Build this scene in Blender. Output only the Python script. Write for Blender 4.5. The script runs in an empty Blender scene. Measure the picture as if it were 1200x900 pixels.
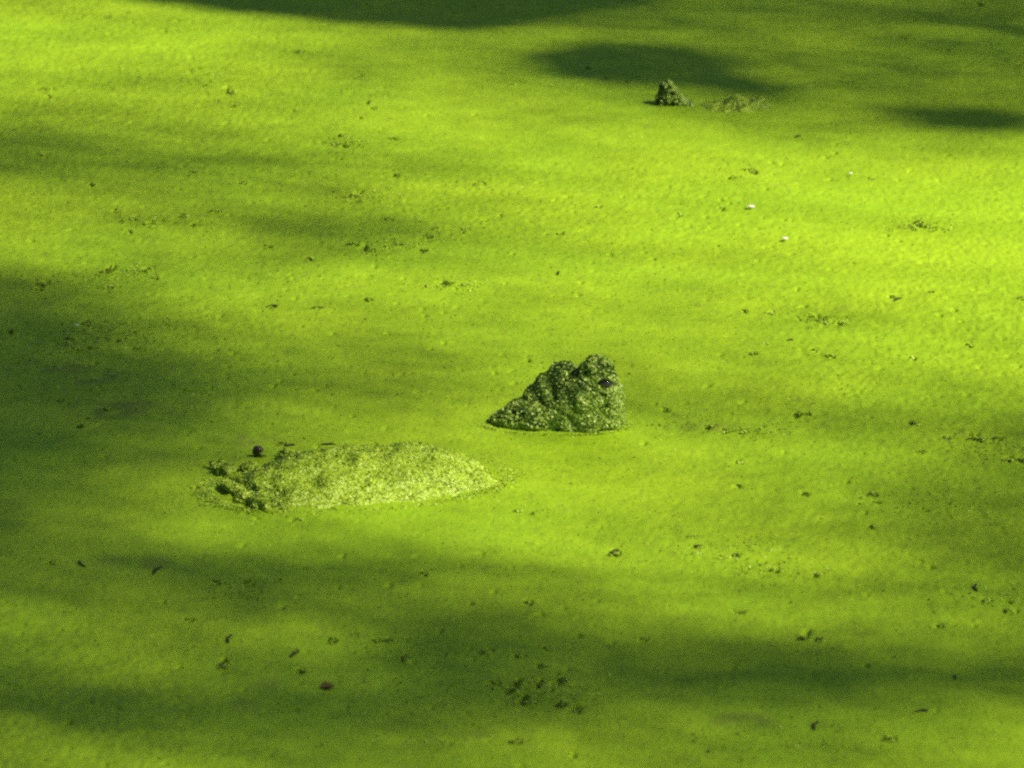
import bpy, bmesh, math, random
import numpy as np
from mathutils import Vector, Matrix

R = math.radians
random.seed(7)
rng = np.random.default_rng(11)
scene = bpy.context.scene
COL = scene.collection

# ------------------------------------------------------------------ camera
CAM_H = 1.93
PITCH = 16.0          # degrees below the horizon at the picture's centre
VFOV = 8.0
cam_d = bpy.data.cameras.new('camera')
cam = bpy.data.objects.new('camera', cam_d); COL.objects.link(cam)
cam.location = (0, 0, CAM_H)
cam.rotation_euler = (R(90 - PITCH), 0, 0)
cam_d.sensor_fit = 'HORIZONTAL'; cam_d.sensor_width = 36
TH = math.tan(R(VFOV / 2)) * 4 / 3
cam_d.lens = 18 / TH
cam_d.clip_end = 500
cam_d.dof.use_dof = True; cam_d.dof.focus_distance = 7.1; cam_d.dof.aperture_fstop = 12.0
scene.camera = cam

# ------------------------------------------------------------------ sky and sun
SUN_EL, SUN_AZ = 46.0, 30.0     # sun to the right, a little behind the viewer
SUN = np.array([math.cos(R(SUN_EL)) * math.cos(R(SUN_AZ)), -math.cos(R(SUN_EL)) * math.sin(R(SUN_AZ)), math.sin(R(SUN_EL))])
w = bpy.data.worlds.new('World'); scene.world = w; w.use_nodes = True
nt = w.node_tree; nt.nodes.clear()
sky = nt.nodes.new('ShaderNodeTexSky'); sky.sky_type = 'NISHITA'; sky.sun_disc = False
sky.sun_elevation = R(SUN_EL); sky.sun_rotation = R(90 + SUN_AZ)
sky.air_density = 1.0; sky.dust_density = 0.6; sky.ozone_density = 2.0
bg = nt.nodes.new('ShaderNodeBackground'); bg.inputs[1].default_value = 0.05
wo = nt.nodes.new('ShaderNodeOutputWorld')
nt.links.new(sky.outputs[0], bg.inputs[0]); nt.links.new(bg.outputs[0], wo.inputs[0])
sd = bpy.data.lights.new('sun', 'SUN'); sd.energy = 5.0; sd.angle = R(0.55); sd.color = (1.0, 0.90, 0.68)
so = bpy.data.objects.new('sun', sd); COL.objects.link(so)
so.rotation_euler = Vector(SUN).to_track_quat('Z', 'Y').to_euler()
so.location = (12, -8, 14)

vs = scene.view_settings
vs.view_transform = 'Standard'; vs.look = 'None'; vs.exposure = 0.98; vs.gamma = 1.0; vs.use_curve_mapping = False
scene.render.engine = 'CYCLES'
scene.cycles.filter_width = 2.5
scene.cycles.max_bounces = 6
scene.cycles.use_denoising = False
scene.cycles.sample_clamp_indirect = 4.0

# ------------------------------------------------------------------ picture <-> pond surface
cp, sp_ = math.cos(R(PITCH)), math.sin(R(PITCH))
def at(px, py, z=0.0):
    """point of the pond surface seen at photo pixel (1200 x 900)"""
    u = (px - 600) / 600 * TH; v = (450 - py) / 600 * TH
    d = np.array([u, cp + v * sp_, -sp_ + v * cp])
    t = (z - CAM_H) / d[2]
    return np.array([0, 0, CAM_H]) + d * t
def to_px(x, y, z=0.0):
    dz = z - CAM_H
    depth = y * cp - dz * sp_
    up = y * sp_ + dz * cp
    return 600 + x / depth / TH * 600, 450 - up / depth / TH * 600
def pxm(py):            # metres per photo pixel, across the view, at picture row py
    p = at(600, py)
    return (p[1] * cp + CAM_H * sp_) * TH / 600

# ------------------------------------------------------------------ noise
_G = {}
def vnoise(x, y, seed):
    """smooth value noise, -1..1"""
    if seed not in _G: _G[seed] = np.random.default_rng(seed).uniform(-1, 1, (256, 256))
    g = _G[seed]
    xi = np.floor(x).astype(int); yi = np.floor(y).astype(int)
    fx = x - xi; fy = y - yi
    fx = fx * fx * (3 - 2 * fx); fy = fy * fy * (3 - 2 * fy)
    a = g[xi & 255, yi & 255]; b = g[(xi + 1) & 255, yi & 255]
    c = g[xi & 255, (yi + 1) & 255]; d = g[(xi + 1) & 255, (yi + 1) & 255]
    return (a * (1 - fx) + b * fx) * (1 - fy) + (c * (1 - fx) + d * fx) * fy

# ------------------------------------------------------------------ materials
def new_mat(name):
    m = bpy.data.materials.new(name); m.use_nodes = True
    n = m.node_tree.nodes
    return m, n, m.node_tree.links, n['Principled BSDF']
def noise_node(n, l, scale, detail=2.0, rough=0.5, coord='Object'):
    tc = n.new('ShaderNodeTexCoord'); t = n.new('ShaderNodeTexNoise')
    t.inputs['Scale'].default_value = scale; t.inputs['Detail'].default_value = detail; t.inputs['Roughness'].default_value = rough
    l.new(tc.outputs[coord], t.inputs['Vector'])
    return t
def ramp(n, l, src, stops):
    r = n.new('ShaderNodeValToRGB'); e = r.color_ramp.elements
    e[0].position, e[0].color = stops[0][0], (*stops[0][1], 1)
    e[1].position, e[1].color = stops[-1][0], (*stops[-1][1], 1)
    for p, c in stops[1:-1]:
        k = e.new(p); k.color = (*c, 1)
    l.new(src, r.inputs['Fac'])
    return r
def mix(n, l, fac, a, b, mode='MIX'):
    m = n.new('ShaderNodeMix'); m.data_type = 'RGBA'; m.blend_type = mode
    for sock, v in ((m.inputs[0], fac), (m.inputs[6], a), (m.inputs[7], b)):
        if hasattr(v, 'is_linked'): l.new(v, sock)
        elif isinstance(v, (int, float)): sock.default_value = v
        else: sock.default_value = (*v, 1)
    return m.outputs[2]

def mat_duckweed():
    m, n, l, p = new_mat('duckweed')
    fine = noise_node(n, l, 420, 2)
    mid = noise_node(n, l, 45, 3)
    big = noise_node(n, l, 3.2, 3)
    c1 = ramp(n, l, fine.outputs['Fac'], [(0.30, (0.155, 0.285, 0.008)), (0.5, (0.240, 0.385, 0.011)), (0.70, (0.325, 0.475, 0.024))])
    c2 = mix(n, l, 0.5, c1.outputs[0], ramp(n, l, mid.outputs['Fac'], [(0.35, (0.180, 0.330, 0.009)), (0.65, (0.280, 0.430, 0.013))]).outputs[0])
    c3 = mix(n, l, 0.35, c2, ramp(n, l, big.outputs['Fac'], [(0.35, (0.192, 0.360, 0.010)), (0.65, (0.285, 0.420, 0.011))]).outputs[0])
    at_ = n.new('ShaderNodeAttribute'); at_.attribute_name = 'dead'
    c4 = mix(n, l, at_.outputs['Fac'], c3, (0.125, 0.135, 0.03))
    l.new(c4, p.inputs['Base Color'])
    p.inputs['Roughness'].default_value = 0.62
    p.inputs['Specular IOR Level'].default_value = 0.15
    b = n.new('ShaderNodeBump'); b.inputs['Strength'].default_value = 0.35; b.inputs['Distance'].default_value = 0.0012
    l.new(fine.outputs['Fac'], b.inputs['Height']); l.new(b.outputs[0], p.inputs['Normal'])
    return m
def mat_frond(name, lo, hi, rough=0.4, spec=0.4):
    m, n, l, p = new_mat(name)
    g = n.new('ShaderNodeNewGeometry')
    t = noise_node(n, l, 700, 1)
    r1 = ramp(n, l, t.outputs['Fac'], [(0.3, lo), (0.7, hi)])
    r2 = ramp(n, l, g.outputs['Random Per Island'], [(0.0, lo), (1.0, hi)])
    l.new(mix(n, l, 0.6, r1.outputs[0], r2.outputs[0]), p.inputs['Base Color'])
    p.inputs['Roughness'].default_value = rough; p.inputs['Specular IOR Level'].default_value = spec
    return m
def mat_plain(name, lo, hi, scale, rough=0.5, spec=0.4, bump=0.0):
    m, n, l, p = new_mat(name)
    t = noise_node(n, l, scale, 4, 0.6)
    l.new(ramp(n, l, t.outputs['Fac'], [(0.3, lo), (0.7, hi)]).outputs[0], p.inputs['Base Color'])
    p.inputs['Roughness'].default_value = rough; p.inputs['Specular IOR Level'].default_value = spec
    if bump:
        b = n.new('ShaderNodeBump'); b.inputs['Strength'].default_value = 0.8; b.inputs['Distance'].default_value = bump
        l.new(t.outputs['Fac'], b.inputs['Height']); l.new(b.outputs[0], p.inputs['Normal'])
    return m
def mat_leaf():
    m, n, l, p = new_mat('tree_leaf')
    g = n.new('ShaderNodeNewGeometry')
    r = ramp(n, l, g.outputs['Random Per Island'], [(0, (0.03, 0.085, 0.010)), (1, (0.055, 0.13, 0.016))])
    l.new(r.outputs[0], p.inputs['Base Color']); p.inputs['Roughness'].default_value = 0.45
    tr = n.new('ShaderNodeBsdfTranslucent'); l.new(r.outputs[0], tr.inputs[0])
    mx = n.new('ShaderNodeMixShader'); mx.inputs[0].default_value = 0.3
    l.new(p.outputs[0], mx.inputs[1]); l.new(tr.outputs[0], mx.inputs[2])
    l.new(mx.outputs[0], n['Material Output'].inputs[0])
    return m

M = dict(
    weed=mat_duckweed(),
    frond=mat_frond('duckweed_frond', (0.13, 0.26, 0.006), (0.40, 0.54, 0.035), 0.38, 0.4),
    coat=mat_frond('stranded_duckweed', (0.13, 0.225, 0.012), (0.41, 0.55, 0.09), 0.35, 0.5),
    shellcoat=mat_frond('shell_duckweed', (0.16, 0.29, 0.008), (0.44, 0.58, 0.040), 0.35, 0.5),
    skin=mat_plain('turtle_skin', (0.014, 0.034, 0.004), (0.040, 0.082, 0.012), 260, 0.7, 0.12, 0.002),
    shell=mat_plain('turtle_shell', (0.07, 0.125, 0.008), (0.17, 0.26, 0.018), 90, 0.6, 0.3, 0.002),
    eye=mat_plain('turtle_eye', (0.012, 0.008, 0.012), (0.03, 0.02, 0.028), 200, 0.06, 0.9),
    snail=mat_plain('dark_snail', (0.016, 0.010, 0.006), (0.05, 0.03, 0.014), 420, 0.3, 0.5, 0.001),
    water=mat_plain('pond_water', (0.006, 0.012, 0.003), (0.012, 0.020, 0.005), 6, 0.35, 0.25),
    soil=mat_plain('bank_soil', (0.030, 0.040, 0.014), (0.07, 0.085, 0.025), 1.4, 0.9, 0.2, 0.02),
    bark=mat_plain('bark', (0.06, 0.045, 0.032), (0.13, 0.10, 0.075), 14, 0.85, 0.2, 0.01),
    twig=mat_plain('dead_twig', (0.018, 0.020, 0.008), (0.05, 0.045, 0.02), 120, 0.7, 0.3),
    brown=mat_plain('brown_leaf', (0.075, 0.052, 0.010), (0.16, 0.11, 0.02), 90, 0.6, 0.3),
    white=mat_plain('white_petal', (0.72, 0.72, 0.66), (0.84, 0.84, 0.80), 80, 0.5, 0.4),
    decay=mat_frond('decayed_frond', (0.022, 0.034, 0.007), (0.085, 0.105, 0.016), 0.7, 0.2),
    moss_shade=mat_frond('wet_moss_and_shade', (0.018, 0.045, 0.005), (0.085, 0.160, 0.016), 0.5, 0.3),  # dark green flakes for moss and for painted shade
    leaf=mat_leaf(),
)

# ------------------------------------------------------------------ helpers
def link(name, me, mat, parent=None, smooth=True, **props):
    o = bpy.data.objects.new(name, me); COL.objects.link(o)
    if mat is not None and not me.materials: me.materials.append(mat)
    if smooth: me.polygons.foreach_set('use_smooth', [True] * len(me.polygons))
    if parent is not None: o.parent = parent
    for k, v in props.items(): o[k] = v
    return o
def mesh_np(name, verts, faces):
    """faces: (n, k) int array"""
    me = bpy.data.meshes.new(name)
    verts = np.asarray(verts, dtype=np.float32); faces = np.asarray(faces, dtype=np.int32)
    k = faces.shape[1]
    me.vertices.add(len(verts)); me.vertices.foreach_set('co', verts.ravel())
    me.loops.add(faces.size); me.loops.foreach_set('vertex_index', faces.ravel())
    me.polygons.add(len(faces)); me.polygons.foreach_set('loop_start', np.arange(len(faces), dtype=np.int32) * k)
    me.update(calc_edges=True); me.validate()
    return me
def tube(path, radii, sides=7, cap=True):
    """bmesh tube along a path"""
    bm = bmesh.new(); rings = []
    pts = [Vector(p) for p in path]
    for i, p in enumerate(pts):
        t = (pts[min(i + 1, len(pts) - 1)] - pts[max(i - 1, 0)]).normalized()
        a = t.cross(Vector((0.13, 0.2, 1)) if abs(t.z) < 0.9 else Vector((1, 0.1, 0))).normalized(); b = t.cross(a)
        rings.append([bm.verts.new(p + (a * math.cos(2 * math.pi * k / sides) + b * math.sin(2 * math.pi * k / sides)) * radii[i]) for k in range(sides)])
    for r0, r1 in zip(rings, rings[1:]):
        for k in range(sides): bm.faces.new((r0[k], r0[(k + 1) % sides], r1[(k + 1) % sides], r1[k]))
    if cap: bm.faces.new(rings[0][::-1]); bm.faces.new(rings[-1])
    return bm
def bm_mesh(name, *bms):
    out = bmesh.new()
    for b in bms:
        tmp = bpy.data.meshes.new('tmp'); b.to_mesh(tmp); b.free(); out.from_mesh(tmp); bpy.data.meshes.remove(tmp)
    me = bpy.data.meshes.new(name); out.to_mesh(me); out.free()
    return me
def flakes(pts, nrm, size, jitter, sides=5, asp=(0.6, 0.95)):
    """small convex fronds lying on a surface: centres, normals, length (m)"""
    n = len(pts)
    nr = nrm + rng.normal(0, jitter, (n, 3)); nr /= np.linalg.norm(nr, axis=1)[:, None]
    ref = rng.normal(0, 1, (n, 3)); a = np.cross(nr, ref); a /= np.linalg.norm(a, axis=1)[:, None]; b = np.cross(nr, a)
    s = size * rng.uniform(0.6, 1.35, n) * 0.5; asp_ = rng.uniform(*asp, n)
    V = np.empty((n, sides + 1, 3))
    for k in range(sides):
        ang = 2 * math.pi * k / sides
        V[:, k] = pts + a * (s * math.cos(ang))[:, None] + b * (s * asp_ * math.sin(ang))[:, None]
    V[:, sides] = pts + nr * (s * 0.45)[:, None]
    F = np.empty((n, sides, 3), dtype=np.int32); base = (np.arange(n) * (sides + 1))[:, None]
    for k in range(sides):
        F[:, k, 0] = base[:, 0] + k; F[:, k, 1] = base[:, 0] + (k + 1) % sides; F[:, k, 2] = base[:, 0] + sides
    return V.reshape(-1, 3), F.reshape(-1, 3)
def sample_mesh(me, n, weight=None):
    """random surface points and normals of a mesh; weight(centres, normals) biases the choice"""
    me.calc_loop_triangles(); nt_ = len(me.loop_triangles)
    co = np.empty(len(me.vertices) * 3, dtype=np.float32); me.vertices.foreach_get('co', co); co = co.reshape(-1, 3)
    ti = np.empty(nt_ * 3, dtype=np.int32); me.loop_triangles.foreach_get('vertices', ti); T = co[ti.reshape(-1, 3)].astype(float)
    cr = np.cross(T[:, 1] - T[:, 0], T[:, 2] - T[:, 0]); ar = np.linalg.norm(cr, axis=1) + 1e-12; N = cr / ar[:, None]
    wgt = ar.copy()
    if weight is not None: wgt *= weight(T.mean(1), N)
    idx = rng.choice(nt_, n, p=wgt / wgt.sum())
    r1 = np.sqrt(rng.random(n)); r2 = rng.random(n)
    P = T[idx, 0] * (1 - r1)[:, None] + T[idx, 1] * (r1 * (1 - r2))[:, None] + T[idx, 2] * (r1 * r2)[:, None]
    return P, N[idx]
def blob_mesh(name, ells, voxel, noise_amp=0.0, noise_scale=60.0, seed=3, blend=0.004):
    """one continuous skin over overlapping ellipsoids (centre, radii, euler): soft union, then surface nets"""
    C = np.array([tuple(c) for c, r, e in ells]); RR = np.array([[max(r)] * 3 for c, r, e in ells])
    lo = (C - RR).min(0) - 4 * voxel - 2 * blend; hi = (C + RR).max(0) + 4 * voxel + 2 * blend
    n = np.ceil((hi - lo) / voxel).astype(int) + 1
    acc = np.zeros(n)
    ax_ = [lo[k] + voxel * np.arange(n[k]) for k in range(3)]
    for c, r, e in ells:
        m = max(r) + 7 * blend
        sl = tuple(slice(*np.searchsorted(ax_[k], (c[k] - m, c[k] + m))) for k in range(3))
        x, y, z = np.meshgrid(*[ax_[k][sl[k]] - c[k] for k in range(3)], indexing='ij')
        rot = np.array((Matrix.Rotation(e[2], 3, 'Z') @ Matrix.Rotation(e[1], 3, 'Y') @ Matrix.Rotation(e[0], 3, 'X')).transposed())
        q = np.stack([rot[k, 0] * x + rot[k, 1] * y + rot[k, 2] * z for k in range(3)], -1)
        rr = np.array(r); k0 = np.linalg.norm(q / rr, axis=-1); k1 = np.linalg.norm(q / rr ** 2, axis=-1) + 1e-9
        d = np.where(k0 < 0.3, -min(r) * 0.7, k0 * (k0 - 1) / k1)
        acc[sl] += np.exp(np.clip(-d / blend, -40, 40))
    f = -blend * np.log(acc + 1e-17)
    if noise_amp:
        gx_, gy_, gz_ = np.meshgrid(*ax_, indexing='ij', sparse=False)
        for a_, sc_, sd_ in ((1.0, noise_scale, seed), (0.6, noise_scale * 2.1, seed + 1)):
            f -= noise_amp * a_ * 0.6 * (vnoise(gx_ * sc_ + gz_ * sc_ * 0.7 + 70, gy_ * sc_ - gz_ * sc_ * 0.6 + 70, sd_) + vnoise(gz_ * sc_ + 70, gx_ * sc_ * 0.8 + gy_ * sc_ * 0.5 + 70, sd_ + 5))
    ins = f < 0
    cs = [(a, b, c) for a in (0, 1) for b in (0, 1) for c in (0, 1)]
    def cut(arr, o): return arr[o[0]:arr.shape[0] - 1 + o[0], o[1]:arr.shape[1] - 1 + o[1], o[2]:arr.shape[2] - 1 + o[2]]
    cnt = sum(cut(ins, o).astype(np.int8) for o in cs)
    act = (cnt > 0) & (cnt < 8); idx = np.argwhere(act)
    vid = -np.ones(act.shape, dtype=np.int64); vid[act] = np.arange(len(idx))
    fv = {o: cut(f, o)[act] for o in cs}
    P = np.zeros((len(idx), 3)); K = np.zeros(len(idx))
    for o in cs:
        for k in range(3):
            if o[k]: continue
            o2 = tuple(v + (1 if t == k else 0) for t, v in enumerate(o))
            a_, b_ = fv[o], fv[o2]; x_ = (a_ < 0) != (b_ < 0)
            t_ = np.where(x_, a_ / np.where(x_, a_ - b_, 1), 0)
            p = np.tile(np.array(o, float), (len(idx), 1)); p[:, k] += t_
            P += p * x_[:, None]; K += x_
    P = lo + voxel * (idx + P / K[:, None])
    Q = []
    for k in range(3):
        u, v = (k + 1) % 3, (k + 2) % 3
        s0 = [slice(1, -1)] * 3; s1 = [slice(1, -1)] * 3
        s0[k] = slice(0, -1); s1[k] = slice(1, None)
        A, B = ins[tuple(s0)], ins[tuple(s1)]
        e = np.argwhere(A != B); e[:, u] += 1; e[:, v] += 1
        fl = ins[tuple(e.T)]
        def g_(du, dv):
            h = e.copy(); h[:, u] -= du; h[:, v] -= dv
            return vid[tuple(h.T)]
        q = np.stack([g_(1, 1), g_(0, 1), g_(0, 0), g_(1, 0)], -1)
        q[~fl] = q[~fl][:, ::-1]
        Q.append(q)
    Q = np.concatenate(Q); Q = Q[(Q >= 0).all(1)]
    return mesh_np(name, P, Q)

# ------------------------------------------------------------------ ground, banks and water
def bank_height(x, y):
    d = np.sqrt(((x + 3.0) / 8.6) ** 2 + ((y - 12.5) / 11.6) ** 2) - 1.0     # < 0 inside the pond
    d = d + 0.05 * vnoise(x * 0.5 + 40, y * 0.5 + 40, 5)
    h = np.where(d < 0, np.maximum(-0.9, d * 4.0), 0.38 * (1 - np.exp(-d * 9.0)) + 0.25 * np.clip(d, 0, 4))
    return h + np.where(d > 0, 0.04 * vnoise(x * 1.3 + 9, y * 1.3 + 9, 6), 0)
g = np.concatenate([np.linspace(-140, -22, 30), np.arange(-21.5, 36.1, 0.45), np.linspace(37, 160, 30)])
X, Y = np.meshgrid(g, g, indexing='ij'); Z = bank_height(X, Y)
ng = len(g); I = np.arange(ng * ng).reshape(ng, ng)
F = np.stack([I[:-1, :-1], I[1:, :-1], I[1:, 1:], I[:-1, 1:]], -1).reshape(-1, 4)
link('ground', mesh_np('ground', np.stack([X, Y, Z], -1).reshape(-1, 3), F), M['soil'], kind='structure')
wn = 24; gx = np.linspace(-13, 7, wn); gy = np.linspace(0.2, 25, wn)
X, Y = np.meshgrid(gx, gy, indexing='ij'); I = np.arange(wn * wn).reshape(wn, wn)
F = np.stack([I[:-1, :-1], I[1:, :-1], I[1:, 1:], I[:-1, 1:]], -1).reshape(-1, 4)
link('pond_water', mesh_np('pond_water', np.stack([X, Y, np.full_like(X, -0.007)], -1).reshape(-1, 3), F), M['water'], kind='structure')

# ------------------------------------------------------------------ duckweed mat
# small breaks in the mat: photo pixel x, y, size in pixels
BREAKS = [(54,105,10),(58,113,5),(227,83,7),(240,101,7),(268,108,13),(275,125,7),(420,92,9),(433,122,8),(437,128,5),(395,170,13),(400,160,7),
 (460,163,7),(465,206,6),(50,183,9),(187,197,5),(226,202,6),(285,215,6),(108,217,5),(137,247,6),(158,257,9),(172,264,10),(152,272,6),
 (215,254,9),(250,248,9),(228,264,6),(130,318,14),(172,318,9),(182,326,7),(128,338,7),(50,334,11),(45,340,7),(15,390,10),(100,380,10),
 (82,397,9),(142,400,8),(107,408,6),(413,287,10),(432,293,12),(452,290,6),(465,287,6),(505,278,10),(545,270,9),(498,294,9),(363,303,9),
 (313,289,7),(560,217,10),(415,230,12),(455,257,6),(370,362,8),(316,360,6),(525,333,12),(430,352,6),(877,200,12),(857,210,7),(845,245,5),
 (795,252,5),(655,275,6),(700,243,6),(1020,210,6),(1080,265,13),(1070,268,9),(1093,268,7),(963,376,13),(950,372,6),(985,380,7),(902,368,8),
 (873,365,6),(880,415,7),(955,411,8),(972,418,8),(1197,350,8),(1090,343,6),(1045,348,6),(935,487,8),(1070,497,9),(1079,530,7),(1140,515,12),
 (1150,516,12),(1167,515,9),(1110,514,8),(1183,541,11),(1198,540,8),(867,542,6),(866,570,7),(945,580,8),(1022,580,7),(1022,618,8),(720,649,10),
 (818,642,8),(862,652,6),(908,669,9),(957,674,7),(870,719,8),(755,749,6),(618,707,7),(940,748,12),(960,750,9),(60,660,5),(255,683,9),(291,683,7),
 (497,673,8),(220,727,5),(262,782,12),(353,786,7),(388,751,7),(440,752,8),(455,751,8),(473,772,10),(568,766,11),(608,770,7),(635,781,8),
 (607,803,10),(600,810,9),(632,804,11),(645,808,8),(660,799,12),(617,825,12),(656,828,9),(677,834,9),(580,800,6),(603,870,9),(640,760,6),
 (1042,867,9),(1180,717,8),(1155,705,7),(1100,735,5),(780,480,5),(830,500,7),(850,505,6),(870,506,6),(330,520,6),(1068,420,5),(1135,405,6),
 (690,80,5),(735,97,4),(710,92,4),(1150,5,8),(1060,45,7),(350,62,8),(150,15,5),(125,20,4),(95,500,6),(125,480,6),(70,470,5),(160,390,6),(256,556,10),(264,577,10),(276,553,8),(285,570,8),(298,596,10),(330,598,6),(268,545,7),(292,544,7)]
LUMPS = [(508,268,9),(257,248,6),(127,337,13),(895,404,7),(398,170,9),(300,120,8),(430,352,10),(965,380,9),(948,486,8),(1065,794,7),(545,335,10),
 (625,602,7),(815,650,10),(605,600,6),(600,100,6),(408,163,6),(420,237,7),(90,410,10),(330,100,7),(1075,262,9),(1010,585,6),(640,808,10),(1165,520,9),
 (1030,590,9),(810,630,9),(700,470,5),(1062,42,6),(350,60,6),(1170,14,6),(390,598,8),(378,590,8),(350,610,7)]
DEAD = [(305,800,26,10),(290,826,22,8),(870,845,45,10),(385,806,10,5),(100,442,60,10),(140,480,70,12),(60,430,60,9),(290,515,45,8),(170,660,80,8),(830,500,40,6),(560,860,30,6)]

X0, X1, Y0, Y1 = -1.02, 1.02, 5.05, 9.55
NX, NY = 820, 900
xs = np.linspace(X0, X1, NX); ys = np.linspace(Y0, Y1, NY)
X, Y = np.meshgrid(xs, ys, indexing='ij')
Z = (0.0012 * vnoise(X * 9 + 50, Y * 5 + 50, 21) + 0.0005 * vnoise(X * 30 + 50, Y * 16 + 50, 22)
     + 0.00045 * vnoise(X * 80 + 90, Y * 50 + 50, 23))
clus = np.clip(vnoise(X * 2.2 + 20, Y * 1.3 + 20, 24) * 1.2 + 0.35, 0, 1)
Z += clus * 0.0011 * vnoise(X * 170 + 300, Y * 110, 25) + rng.normal(0, 0.00032, X.shape)
dead = np.zeros_like(X)
PX, PY = to_px(X, Y)
def local(cx, cy, r):
    i0, i1 = np.searchsorted(xs, (cx - r, cx + r)); j0, j1 = np.searchsorted(ys, (cy - r, cy + r))
    return slice(i0, i1), slice(j0, j1)
def dent(cx, cy, rx, ry, ang, depth, rag=0.45, seed=0):
    s = local(cx, cy, 2.2 * max(rx, ry)); x = X[s] - cx; y = Y[s] - cy
    c, sn = math.cos(ang), math.sin(ang)
    q = np.sqrt(((x * c + y * sn) / rx) ** 2 + ((-x * sn + y * c) / ry) ** 2)
    q = q + rag * vnoise(X[s] * 300 + seed * 7.3, Y[s] * 170 + seed * 3.1, 31)
    if depth < -0.01: Z[s] += depth * np.clip((1.25 - q) * 3.0, 0, 1)
    else: Z[s] += depth * np.clip(1.35 - q, 0, 1) ** 0.8
for i, (px, py, s) in enumerate(BREAKS):
    p = at(px, py); m = pxm(py) * s * 0.85
    a_ = rng.uniform(0, math.pi); x_, y_ = p[0], p[1]; steps = 5 if s > 11 else 4 if s > 8 else 3      # a ragged, hooked tear
    for k in range(steps):
        w_ = m * rng.uniform(0.20, 0.36) * (1 - 0.4 * abs(k / (steps - 1) - 0.4))
        dent(x_, y_, max(w_, 0.0021), max(w_ * 1.5, 0.0042), rng.uniform(-1, 1), -0.012, 0.9, i + 50 * k)
        x_ += math.cos(a_) * m * 0.30; y_ += math.sin(a_) * m * 0.75; a_ += rng.normal(0, 0.8)
    # fronds heaped up beside the gap
    dent(p[0] + m * rng.uniform(0.35, 0.8), p[1] - m * rng.uniform(-0.6, 1.2), m * 0.30, m * 0.5, rng.uniform(-0.7, 0.7), m * rng.uniform(0.10, 0.30), 0.6, i + 200)
for i, (px, py, s) in enumerate(LUMPS):
    p = at(px, py); m = pxm(py) * s
    dent(p[0], p[1], m * 0.5, m * 0.9, rng.uniform(-0.7, 0.7), m * 0.12, 0.9, i + 400)
# countless tiny pits and pimples, gathered in drifts
for i in range(3000):
    x = rng.uniform(X0 + .02, X1 - .02); y = rng.uniform(Y0 + .02, Y1 - .02)
    dn = 0.5 + 0.5 * vnoise(np.array([x * 3.1 + 11]), np.array([y * 1.6 + 7]), 41)[0]
    if rng.random() > 0.12 + 0.88 * dn ** 2: continue
    m = 0.0030 * rng.uniform(0.6, 1.5)
    if rng.random() < 0.74: dent(x, y, m * 0.7, m * 1.3, rng.uniform(-1, 1), -0.0042 * rng.uniform(0.5, 2.4), 0.6, i)
    else: dent(x, y, m * 0.8, m * 1.1, rng.uniform(-1, 1), m * rng.uniform(0.25, 0.6), 0.5, i)
for px, py, rx, ry in DEAD:
    q = ((PX - px) / rx) ** 2 + ((PY - py) / ry) ** 2
    dead = np.maximum(dead, np.clip(1.2 - q, 0, 1) * 0.5 * np.clip(0.55 + 0.9 * vnoise(X * 60 + 5, Y * 30 + 5, 51), 0, 1))
dead = np.maximum(dead, 0.30 * np.clip(vnoise(X * 130 + 15, Y * 75 + 5, 52) - 0.62, 0, 1) * 3)
Z = np.clip(Z, -0.02, 0.02)
V = np.stack([X, Y, Z], -1).reshape(-1, 3)
I = np.arange(NX * NY).reshape(NX, NY)
F = np.stack([I[:-1, :-1], I[1:, :-1], I[1:, 1:], I[:-1, 1:]], -1).reshape(-1, 4)
mat_me = mesh_np('duckweed', V, F)
a = mat_me.attributes.new('dead', 'FLOAT', 'POINT'); a.data.foreach_set('value', dead.ravel().astype(np.float32))
dw = link('duckweed_mat', mat_me, M['weed'], kind='stuff', label='smooth yellow green duckweed scum covering the whole pond', category='duckweed')
# the mat goes on beyond the finely modelled stretch, in a coarser weave out to the banks
gx = np.concatenate([np.linspace(-12, X0 - 0.06, 90), np.linspace(X0, X1, 60), np.linspace(X1 + 0.06, 6.5, 60)])
gy = np.concatenate([np.linspace(0.6, Y0 - 0.06, 60), np.linspace(Y0, Y1, 90), np.linspace(Y1 + 0.06, 24.5, 120)])
CX, CY = np.meshgrid(gx, gy, indexing='ij')
CZ = 0.0012 * vnoise(CX * 9 + 50, CY * 5 + 50, 21)
I = np.arange(len(gx) * len(gy)).reshape(len(gx), len(gy))
F = np.stack([I[:-1, :-1], I[1:, :-1], I[1:, 1:], I[:-1, 1:]], -1).reshape(-1, 4)
cen = np.stack([(CX[:-1, :-1] + CX[1:, 1:]) / 2, (CY[:-1, :-1] + CY[1:, 1:]) / 2], -1).reshape(-1, 2)
keep = ~((cen[:, 0] > X0) & (cen[:, 0] < X1) & (cen[:, 1] > Y0) & (cen[:, 1] < Y1))
link('outer_weave', mesh_np('outer_weave', np.stack([CX, CY, CZ], -1).reshape(-1, 3), F[keep]), M['weed'], dw, kind='stuff')
# loose fronds lying on the mat
nf = 110000
fx = rng.uniform(X0, X1, nf); fy = rng.uniform(Y0, Y1, nf)
ix = np.clip(((fx - X0) / (X1 - X0) * (NX - 1)).round().astype(int), 0, NX - 1); iy = np.clip(((fy - Y0) / (Y1 - Y0) * (NY - 1)).round().astype(int), 0, NY - 1)
fz = Z[ix, iy]; ok = fz > -0.004
P = np.stack([fx, fy, fz + 0.0003], -1)[ok]; N = np.tile([0, 0, 1.0], (len(P), 1))
link('loose_fronds', mesh_np('loose_fronds', *flakes(P, N, 0.0027, 0.22, 4)), M['frond'], dw, smooth=False, kind='stuff')

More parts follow.
